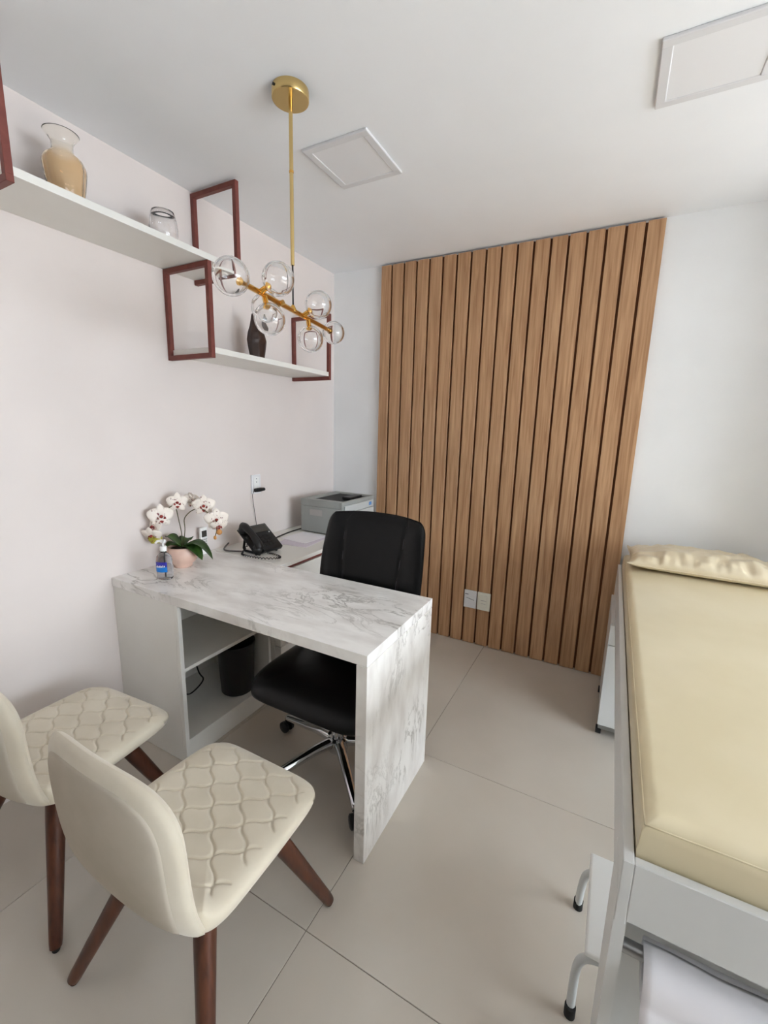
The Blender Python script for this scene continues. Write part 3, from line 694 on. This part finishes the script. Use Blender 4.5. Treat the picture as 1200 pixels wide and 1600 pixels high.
# local frame, faces -y
def rrect(u, v, hw, hd, p):
    """map square [-1,1]^2 to superellipse-like rounded rectangle"""
    x, y = u, v
    k = max(abs(x), abs(y)); q = (abs(x) ** p + abs(y) ** p) ** (1 / p)
    s = k / q if q > 1e-9 else 1
    return x * s * hw, y * s * hd
def seat_f(u, v, s):
    a, b_ = u * 2 - 1, v * 2 - 1
    x, y = rrect(a, b_, 0.272, 0.275, 7)
    e = max(abs(a), abs(b_)); rim = (1 - e ** 8)
    front = max(0, -b_)
    if s == 0: z = 0.452 + 0.030 * rim + 0.010 * (abs(a) ** 3) - 0.040 * front ** 3
    else: z = 0.449 - 0.060 * rim - 0.045 * front ** 3
    return Vector((x, y - 0.005, z))
obj('seat', grid_shell(28, 28, seat_f), M_LEATHER, t, smooth=True, local=True)
def back_f(u, v, s):
    a = u * 2 - 1; q = v
    hw = 0.255 + 0.010 * math.sin(q * PI) - 0.008 * max(0, (q - 0.55) / 0.45) ** 1.5 - 0.03 * max(0, 0.25 - q) * 2
    z = 0.505 + 0.565 * q
    # rounded corners
    if q > 0.88:
        hw *= (1 - ((q - 0.88) / 0.12) ** 3.0 * 0.10)
    if q < 0.1: hw *= 1 - ((0.1 - q) / 0.1) ** 2 * 0.15
    x = a * hw
    z -= 0.02 * max(0, q - 0.6) * (a * a) * 1.5
    e = max(abs(a), abs(q * 2 - 1)); rim = 1 - e ** 10
    yc = 0.262 + 0.085 * q ** 1.3 - 0.035 * math.sin(q * PI) * 0.5 - 0.045 * (abs(a) ** 2.4) + 0.0
    groove = 0.008 * math.exp(-((abs(a) - 0.44 - 0.20 * q) / 0.018) ** 2)
    if s == 0: y = yc - (0.034 * rim) + groove
    else: y = yc + 0.040 * rim
    return Vector((x, y, z))
bk = obj('backrest', grid_shell(60, 36, back_f), M_LEATHER, t, smooth=True, local=True)
for s in (-1, 1):
    bm = sbm(); pts = []
    for k in range(13):
        q = 0.05 + 0.88 * k / 12; a = s * (0.44 + 0.20 * q); p = back_f((a + 1) / 2, q, 0); pts.append(p + Vector((0, -0.0005, 0)))
    add_tube(bm, pts, 0.0022, 6); obj('piping', bm, mat('dark_piping', (58, 58, 64), 0.4) if 'dark_piping' not in MATS else MATS['dark_piping'], bk, local=True, smooth=True)
for s in (-1, 1):
    pts = catmull([(s * 0.150, 0.20, 0.398), (s * 0.266, 0.290, 0.42), (s * 0.262, 0.225, 0.60), (s * 0.262, 0.18, 0.675), (s * 0.262, 0.05, 0.685), (s * 0.262, -0.035, 0.665), (s * 0.262, -0.06, 0.62), (s * 0.262, 0.02, 0.56), (s * 0.262, 0.10, 0.512)], 7)
    ar = obj('armrest', T([tuple(p) for p in pts], 0.016, 10), M_BLACK, t, local=True, smooth=True)
    bm = B(s * 0.262 - 0.024, s * 0.262 + 0.024, -0.045, 0.19, 0.680, 0.705, 0.010, 3); obj('arm_pad', bm, M_BLACK, ar, local=True, smooth=True)
obj('seat_plate', B(-0.11, 0.11, -0.10, 0.14, 0.385, 0.408, 0.006), M_BLACK, t, local=True)
obj('back_bracket', T(catmull([(0, 0.10, 0.392), (0, 0.26, 0.392), (0, 0.325, 0.43), (0, 0.335, 0.56)], 6), 0.022, 10), M_BLACK, t, local=True, smooth=True)
obj('gas_lift', T([(0, 0, 0.10), (0, 0, 0.25), (0, 0, 0.2505), (0, 0, 0.39)], [0.027, 0.027, 0.014, 0.014], 18), M_CHROME, t, local=True, auto=40)
obj('base_hub', LA([(0, 0.070), (0.040, 0.070), (0.046, 0.080), (0.044, 0.125), (0.032, 0.132), (0, 0.132)], (0, 0, 0), 24), M_CHROME, t, local=True, auto=40)
wheel = None
for k in range(5):
    a = math.radians(172 + 72 * k); d = Vector((math.cos(a), math.sin(a), 0)); s_ = Vector((-d.y, d.x, 0))
    lg = obj('base_leg', T(catmull([tuple(d * 0.03 + Vector((0, 0, 0.112))), tuple(d * 0.12 + Vector((0, 0, 0.108))), tuple(d * 0.24 + Vector((0, 0, 0.088))), tuple(d * 0.325 + Vector((0, 0, 0.072)))], 5),
                           [0.024 - 0.008 * i / 15 for i in range(16)], 12), M_CHROME, t, local=True, smooth=True)
    cp = d * 0.322
    cs = obj('caster', T([tuple(cp + Vector((0, 0, 0.068))), tuple(cp + Vector((0, 0, 0.050)))], [0.011, 0.011], 10), M_BLACK, t, local=True, auto=40)
    for w_ in (-1, 1):
        cc = cp + d * 0.008 + Vector((0, 0, 0.0275))
        obj('wheel', T([tuple(cc + s_ * w_ * 0.006), tuple(cc + s_ * w_ * 0.009), tuple(cc + s_ * w_ * 0.022), tuple(cc + s_ * w_ * 0.026)], [0.022, 0.027, 0.027, 0.021], 18), M_BLACK, cs, local=True, auto=40)

# ================================================================ GUEST CHAIRS
def quilt(x, y):
    """depth of the stitched ogee lines, 0..1"""
    L1, L2 = 0.112, 0.094
    a = x / L1; b_ = y / L2
    w = 0.065
    p = a + b_; q = a - b_
    p += w * math.sin(2 * PI * q); q += w * math.sin(2 * PI * (a + b_))
    d1 = abs(p - round(p)); d2 = abs(q - round(q))
    d = min(d1, d2)
    return math.exp(-(d / 0.042) ** 2)
def chair_seat(u, v, s):
    a, b_ = u * 2 - 1, v * 2 - 1
    hw = 0.222 - 0.010 * max(0, b_) + 0.004 * max(0, -b_)
    x, y = rrect(a, b_, hw, 0.215, 7)
    e = max(abs(a), abs(b_)); rim = math.sqrt(max(0.0, 1 - e ** 8))
    rear = max(0, (-b_ - 0.55) / 0.45)
    if s == 0:
        z = 0.437 + 0.030 * rim - 0.006 * (1 - a * a) * (1 - b_ * b_) - 0.012 * max(0, b_) ** 4 + 0.030 * rear ** 2
        if e < 0.9: z -= 0.0055 * quilt(x, y) * min(1, (0.9 - e) / 0.06)
    else:
        z = 0.433 - 0.036 * rim
    return Vector((x, y, z))
def back_center(a, q):
    yc = -0.205 - 0.045 * (1 - math.exp(-q * 6.0)) - 0.020 * q + 0.012 * math.exp(-q * 8)
    return yc + 0.030 * abs(a) ** 2.2 * (0.6 + 0.4 * q)
def chair_back(u, v, s, inset=1.0, push=0.0):
    a, b_ = (u * 2 - 1), (v * 2 - 1)
    x, zz = rrect(a * inset, b_ * inset, 0.222, 0.206, 3.9 if b_ > 0 else 3.9 + 3.5 * min(1.0, -b_ * 2))
    q = (zz / 0.206 + 1) / 2; an = x / 0.222
    z = 0.609 + zz - 0.012 * max(0, (q - 0.5) / 0.5) * abs(an) ** 2.5
    e = max(abs(a), abs(b_)) * inset; rim = math.sqrt(max(0.0, 1 - e ** 5))
    yc = back_center(an, q)
    if s == 0:
        y = yc + 0.026 * rim
        if q > 0.1 and e < 0.86: y -= 0.004 * quilt(x, z) * min(1, (0.86 - e) / 0.06)
    else:
        y = yc - 0.025 * rim - push
    return Vector((x, y, z))
def back_cover(u, v, s):
    p = chair_back(u, v, 1, 0.86, 0.0)
    e = max(abs(u * 2 - 1), abs(v * 2 - 1))
    p.y += -0.0035 * math.sqrt(max(0, 1 - e ** 12)) if s == 0 else 0.006
    return p
FEET = [(0.212, 0.236), (-0.235, 0.225), (-0.262, -0.246), (0.232, -0.238)]
TOPS = [(0.150, 0.055), (-0.120, 0.070), (-0.085, -0.125), (0.150, -0.150)]
def guest_chair(loc, rz, label):
    t = thing('guest_chair', loc, label, 'chair', 'cream quilted guest chairs', rz)
    obj('seat', grid_shell(170, 170, chair_seat), M_FABRIC, t, smooth=True, local=True)
    obj('backrest', grid_shell(80, 80, chair_back), M_FABRIC, t, smooth=True, local=True)
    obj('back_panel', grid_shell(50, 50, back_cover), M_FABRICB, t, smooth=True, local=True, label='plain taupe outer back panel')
    obj('under_frame', B(-0.17, 0.17, -0.17, 0.13, 0.388, 0.402, 0.003), M_BLACK, t, local=True)
    for (fx, fy), (qx, qy) in zip(FEET, TOPS):
        a = Vector((qx, qy, 0.410)); b_ = Vector((fx, fy, 0.014)); d = (b_ - a).normalized()
        obj('leg', T([tuple(a), tuple(a.lerp(b_, 0.15)), tuple(a.lerp(b_, 0.96)), tuple(b_), tuple(b_ + d * 0.0005)], [0.0245, 0.0245, 0.0165, 0.0150, 0.012], 20), M_LEG, t, local=True, auto=50)
        obj('leg_glide', LA([(0, 0.0005), (0.009, 0.0005), (0.010, 0.003), (0.009, 0.015), (0, 0.015)], (fx, fy, 0), 12), M_RUBBER, t, local=True)
    return t
def copy_thing(src, loc, rz, label):
    r = src.copy(); col.objects.link(r); r.location = loc; r.rotation_euler = (0, 0, rz); r['label'] = label
    for ch in list(src.children):
        c_ = ch.copy(); col.objects.link(c_); c_.parent = r
        for g in list(ch.children):
            d_ = g.copy(); col.objects.link(d_); d_.parent = c_
    return r
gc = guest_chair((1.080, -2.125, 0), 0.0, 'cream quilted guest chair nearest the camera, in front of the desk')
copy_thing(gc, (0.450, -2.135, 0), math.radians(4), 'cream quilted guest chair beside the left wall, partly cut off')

# ================================================================ EXAM BED
BX0, BX1, BY0, BY1 = 2.010, 2.735, -2.022, -0.040
RB, RT = 0.590, 0.722
t = thing('exam_bed', ((BX0 + BX1) / 2, (BY0 + BY1) / 2, 0), 'white wooden exam bed frame with a beige mattress in it', 'bed')
th = 0.018
for (x0, x1) in ((BX0, BX0 + th), (BX1 - th, BX1)):
    obj('side_rail', B(x0, x1, BY0, BY1, RB, RT, 0.0015, 1), M_BEDW, t)
obj('end_rail', B(BX0 + th, BX1 - th, BY0, BY0 + th, RB + 0.008, RT, 0.0015, 1), M_BEDW, t)
obj('end_rail', B(BX0 + th, BX1 - th, BY1 - th, BY1, RB, RT, 0.0015, 1), M_BEDW, t)
obj('bed_base', B(BX0 + th, BX1 - th, BY0 + th, BY1 - th, 0.672, 0.690, 0.001, 1), M_BEDW, t)
def bed_leg(x0, x1, ya, yb, yat, ybt):
    """tapered board leg; (ya,yb) at the top, (yat,ybt) at the floor"""
    bm = sbm()
    v = [bm.verts.new(p) for p in ((x0, ya, RB + 0.06), (x1, ya, RB + 0.06), (x1, yb, RB + 0.06), (x0, yb, RB + 0.06), (x0, yat, 0), (x1, yat, 0), (x1, ybt, 0), (x0, ybt, 0))]
    for f in ((0, 1, 2, 3), (7, 6, 5, 4), (0, 4, 5, 1), (1, 5, 6, 2), (2, 6, 7, 3), (3, 7, 4, 0)): bm.faces.new([v[i] for i in f])
    return obj('leg', bm, M_BEDW, t)
for xs in ((BX0 - 0.0005, BX0 + 0.020), (BX1 - 0.020, BX1 + 0.0005)):
    bed_leg(xs[0], xs[1], BY0 + 0.002, -1.900, BY0 + 0.012, -1.935)
    bed_leg(xs[0], xs[1], -0.165, BY1 - 0.002, -0.15, BY1 - 0.002)
# paper roll rod belongs to the bed
obj('shade_panel', B(BX0 + 0.021, BX1 - 0.021, -1.912, -1.897, 0.04, 0.66, 0.001, 1), M_BEDW, t)  # added board behind the roll, keeps the space under the bed dark
obj('roll_rod', T([(BX0 + 0.020, -1.985, 0.505), (BX1 - 0.020, -1.985, 0.505)], 0.0125, 16), M_STEEL, t, auto=40)

# mattress with rounded edges and stitched border
def rbox(x0, x1, y0, y1, z0, z1, bev, seg=5): return B(x0, x1, y0, y1, z0, z1, bev, seg)
t = thing('mattress', (2.35, -1.02, 0.690), 'beige vinyl mattress lying in the white exam bed', 'mattress')
mx0, mx1, my0, my1 = BX0 + th + 0.004, BX1 - th - 0.004, BY0 + th + 0.004, BY1 - th - 0.004
def matt(u, v, s):
    a, b_ = u * 2 - 1, v * 2 - 1
    hx, hy = (mx1 - mx0) / 2, (my1 - my0) / 2
    x = (mx0 + mx1) / 2 + a * hx; y = (my0 + my1) / 2 + b_ * hy
    ex = (1 - abs(a)) * hx; ey = (1 - abs(b_)) * hy; e = min(ex, ey)
    if s == 0:
        r = 0.026; z = 0.795 - (r - math.sqrt(max(0, r * r - (r - min(e, r)) ** 2)))
        z += 0.004 * math.sin(min(1, e / 0.2) * PI / 2) + 0.0018 * noise.noise(Vector((x * 4, y * 4, 1)))
        # gathers by the borders
        z += 0.0022 * math.exp(-(e / 0.05) ** 2) * noise.noise(Vector((x * 22, y * 22, 3)))
    else: z = 0.6905
    return Vector((x, y, z))
bm = sbm(); nu, nv = 60, 110
us = [0.5 - 0.5 * math.cos(PI * i / nu) for i in range(nu + 1)]; vs_ = [0.5 - 0.5 * math.cos(PI * j / nv) for j in range(nv + 1)]
top = [[bm.verts.new(matt(us[i], vs_[j], 0)) for j in range(nv + 1)] for i in range(nu + 1)]
for i in range(nu):
    for j in range(nv): bm.faces.new((top[i][j], top[i + 1][j], top[i + 1][j + 1], top[i][j + 1]))
ring = [top[i][0] for i in range(nu + 1)] + [top[nu][j] for j in range(1, nv + 1)] + [top[i][nv] for i in range(nu - 1, -1, -1)] + [top[0][j] for j in range(nv - 1, 0, -1)]
rl = [bm.verts.new((v.co.x, v.co.y, 0.6905)) for v in ring]
rm = [bm.verts.new((v.co.x + (0.004 if v.co.x > 2.35 else -0.004) * 0.6 * (1 if abs(v.co.x - mx0) < 1e-4 or abs(v.co.x - mx1) < 1e-4 else 0), v.co.y, 0.735)) for v in ring]
n = len(ring)
for k in range(n):
    k2 = (k + 1) % n
    bm.faces.new((ring[k], rm[k], rm[k2], ring[k2])); bm.faces.new((rm[k], rl[k], rl[k2], rm[k2]))
bm.faces.new(rl)
obj('mattress_cover', bm, M_VINYL, t, auto=50)
ins = 0.0045
zz = 0.7840
loop = [(mx0 + ins, my0 + ins, zz), (mx1 - ins, my0 + ins, zz), (mx1 - ins, my1 - ins, zz), (mx0 + ins, my1 - ins, zz), (mx0 + ins, my0 + ins, zz)]
bm = sbm()
for a, b_ in zip(loop[:-1], loop[1:]):
    pa, pb = Vector(a), Vector(b_); nn = int((pb - pa).length / 0.03)
    add_tube(bm, [pa.lerp(pb, k / nn) + Vector((0, 0, 0.0006 * noise.noise(Vector((pa.lerp(pb, k / nn)) * 30)))) for k in range(nn + 1)], 0.0015, 8)
obj('seam_piping', bm, M_VINYL, t, smooth=True)

# pillow
pc = Vector((2.372, -0.250, 0.8003))
def pillow_f(u, v, s):
    a, b_ = u * 2 - 1, v * 2 - 1
    hx, hy = 0.335, 0.185
    # corner ears: sides pulled in a little between the corners
    x = a * hx * (1 - 0.050 * (1 - b_ * b_)); y = b_ * hy * (1 - 0.10 * (1 - a ** 4))
    h = ((1 - abs(a) ** 3.2) * (1 - abs(b_) ** 3.0)) ** 0.55
    dx, dy_ = (1 - abs(a)) * hx, (1 - abs(b_)) * hy
    # pleats running in from the seams, soft creases further in
    wr = 0.020 * noise.noise(Vector((x * 30, y * 6, 2.3))) * math.exp(-dy_ / 0.075) + 0.014 * noise.noise(Vector((x * 6, y * 32, 4.1))) * math.exp(-dx / 0.06)
    wr += 0.009 * noise.noise(Vector((x * 15, y * 19, 5)))
    wr *= min(1, h * 1.6)
    if s == 0: z = 0.030 + 0.072 * h + wr * 1.2
    else: z = 0.030 - 0.030 * h ** 0.8
    z += 0.012 * (abs(a) ** 8) * (abs(b_) ** 8)
    return pc + Vector((x, y, z))
t = thing('pillow', pc, 'cream vinyl pillow at the far end of the exam bed', 'pillow')
bm = grid_shell(140, 90, pillow_f)
bmesh.ops.remove_doubles(bm, verts=bm.verts, dist=0.0002)
xf(bm, Matrix.Translation(pc) @ Matrix.Rotation(math.radians(-1.5), 4, 'Z') @ Matrix.Translation(-pc))
obj('pillow_cover', bm, M_PILLOW, t, smooth=True)
bm = sbm()
pts = [pillow_f(k / 40, 0, 0) + Vector((0, -0.001, -0.001)) for k in range(41)] + [pillow_f(1, k / 24, 0) for k in range(1, 25)] + [pillow_f(1 - k / 40, 1, 0) for k in range(1, 41)] + [pillow_f(0, 1 - k / 24, 0) for k in range(1, 25)]
add_tube(bm, pts, 0.0024, 8); xf(bm, Matrix.Translation(pc) @ Matrix.Rotation(math.radians(-1.5), 4, 'Z') @ Matrix.Translation(-pc))
obj('seam_piping', bm, M_PILLOW, t, smooth=True)

# paper roll with hanging sheet
t = thing('paper_roll', (2.36, -1.985, 0.44), 'white paper sheet roll hanging under the foot of the exam bed', 'paper roll')
rx0, rx1, rr = 2.072, 2.672, 0.050
bm = T([(rx0, -1.985, 0.505 - 0.034), (rx1, -1.985, 0.505 - 0.034)], rr, 40, caps=False)
def ring_cap(x, sgn):
    b2 = []
    for rad in (rr, 0.020):
        b2.append([bm.verts.new((x, -1.985 + rad * math.cos(2 * PI * k / 40), 0.471 + rad * math.sin(2 * PI * k / 40))) for k in range(40)])
    for k in range(40): bm.faces.new((b2[0][k], b2[0][(k + 1) % 40], b2[1][(k + 1) % 40], b2[1][k]))
    return b2[1]
i0 = ring_cap(rx0, -1); i1 = ring_cap(rx1, 1)
for k in range(40): bm.faces.new((i0[k], i0[(k + 1) % 40], i1[(k + 1) % 40], i1[k]))
bmesh.ops.remove_doubles(bm, verts=bm.verts, dist=0.0001)
obj('roll', bm, M_PAPER, t, auto=40)
def sheet_f(u, v, s):
    x = rx0 - 0.006 + (rx1 - rx0 + 0.012) * u
    q = v
    if q < 0.4:
        a = math.radians(95 - 100 * (q / 0.4) * -1 + 0) ; a = math.radians(80 + 110 * (q / 0.4))
        y = -1.985 + (rr + 0.004) * math.cos(a); z = 0.471 + (rr + 0.004) * math.sin(a)
    else:
        k = (q - 0.4) / 0.6
        a = math.radians(190); y = -1.985 + (rr + 0.004) * math.cos(a) - 0.012 * k - 0.010 * math.sin(k * PI); z = 0.471 + (rr + 0.004) * math.sin(a) - 0.085 * k
    y += 0.004 * noise.noise(Vector((x * 14, q * 5, 0.3))) - (0.0012 if s else 0)
    return Vector((x, y, z))
obj('loose_sheet', grid_shell(40, 36, sheet_f), M_PAPER, t, smooth=True)

# ================================================================ STEP STOOL beside/under the bed
t = thing('step_stool', (2.15, -1.66, 0), 'white step stool with tubular legs standing beside the exam bed', 'step stool')
obj('tread', B(1.990, 2.180, -1.795, -1.505, 0.186, 0.204, 0.006, 3), M_WHITEP, t)
obj('tread', B(2.190, 2.40, -1.795, -1.505, 0.366, 0.384, 0.006, 3), M_WHITEP, t)
M_TUBE = mat('white_tube', (196, 198, 198), 0.35)
for y in (-1.540, -1.780):
    fr = obj('leg_tube', T(catmull([(1.975, y + (0.02 if y > -1.7 else -0.025), 0.012), (1.977, y, 0.10), (1.985, y, 0.150), (2.010, y, 0.172), (2.06, y, 0.176), (2.185, y, 0.176)], 8), 0.0105, 12), M_TUBE, t, smooth=True)
    obj('foot_cap', T([(1.975, y + (0.02 if y > -1.7 else -0.025), 0.0005), (1.975, y + (0.02 if y > -1.7 else -0.025), 0.030)], [0.0135, 0.0135], 14), M_RUBBER, fr, auto=40)
    fr = obj('leg_tube', T(catmull([(2.425, y, 0.012), (2.420, y, 0.20), (2.41, y, 0.335), (2.38, y, 0.354), (2.20, y, 0.354), (2.192, y, 0.33), (2.190, y, 0.18)], 8), 0.0105, 12), M_TUBE, t, smooth=True)
    obj('foot_cap', T([(2.425, y, 0.0005), (2.425, y, 0.030)], [0.0135, 0.0135], 14), M_RUBBER, fr, auto=40)

# ================================================================ TROLLEY under the far end of the bed
tx0, tx1, ty0, ty1 = 1.992, 2.40, -0.625, -0.185
t = thing('drawer_trolley', ((tx0 + tx1) / 2, (ty0 + ty1) / 2, 0), 'white drawer trolley on casters under the far end of the bed', 'trolley')
obj('trolley_body', B(tx0 + 0.002, tx1 - 0.002, ty0 + 0.018, ty1, 0.060, 0.585, 0.002), M_BEDW, t)
obj('drawer_front', B(tx0, tx1, ty0, ty0 + 0.0175, 0.062, 0.480, 0.0015), M_BEDW, t)
obj('drawer_front', B(tx0, tx1, ty0, ty0 + 0.0175, 0.484, 0.583, 0.0015), M_BEDW, t)
obj('base_frame', B(tx0 + 0.004, tx1 - 0.004, ty0 + 0.004, ty1 - 0.004, 0.040, 0.0597, 0.002), M_STEEL, t)
for x in (tx0 + 0.004, tx1 - 0.03):
    for y in (ty0 + 0.03, ty1 - 0.03):
        cs = obj('caster', T([(x + 0.006, y, 0.0398), (x + 0.006, y, 0.026)], 0.008, 10), M_BLACK, t, auto=40)
        obj('wheel', T([(x - 0.008, y, 0.0205), (x + 0.016, y, 0.0205)], 0.0200, 18), M_BLACK, cs, auto=40)
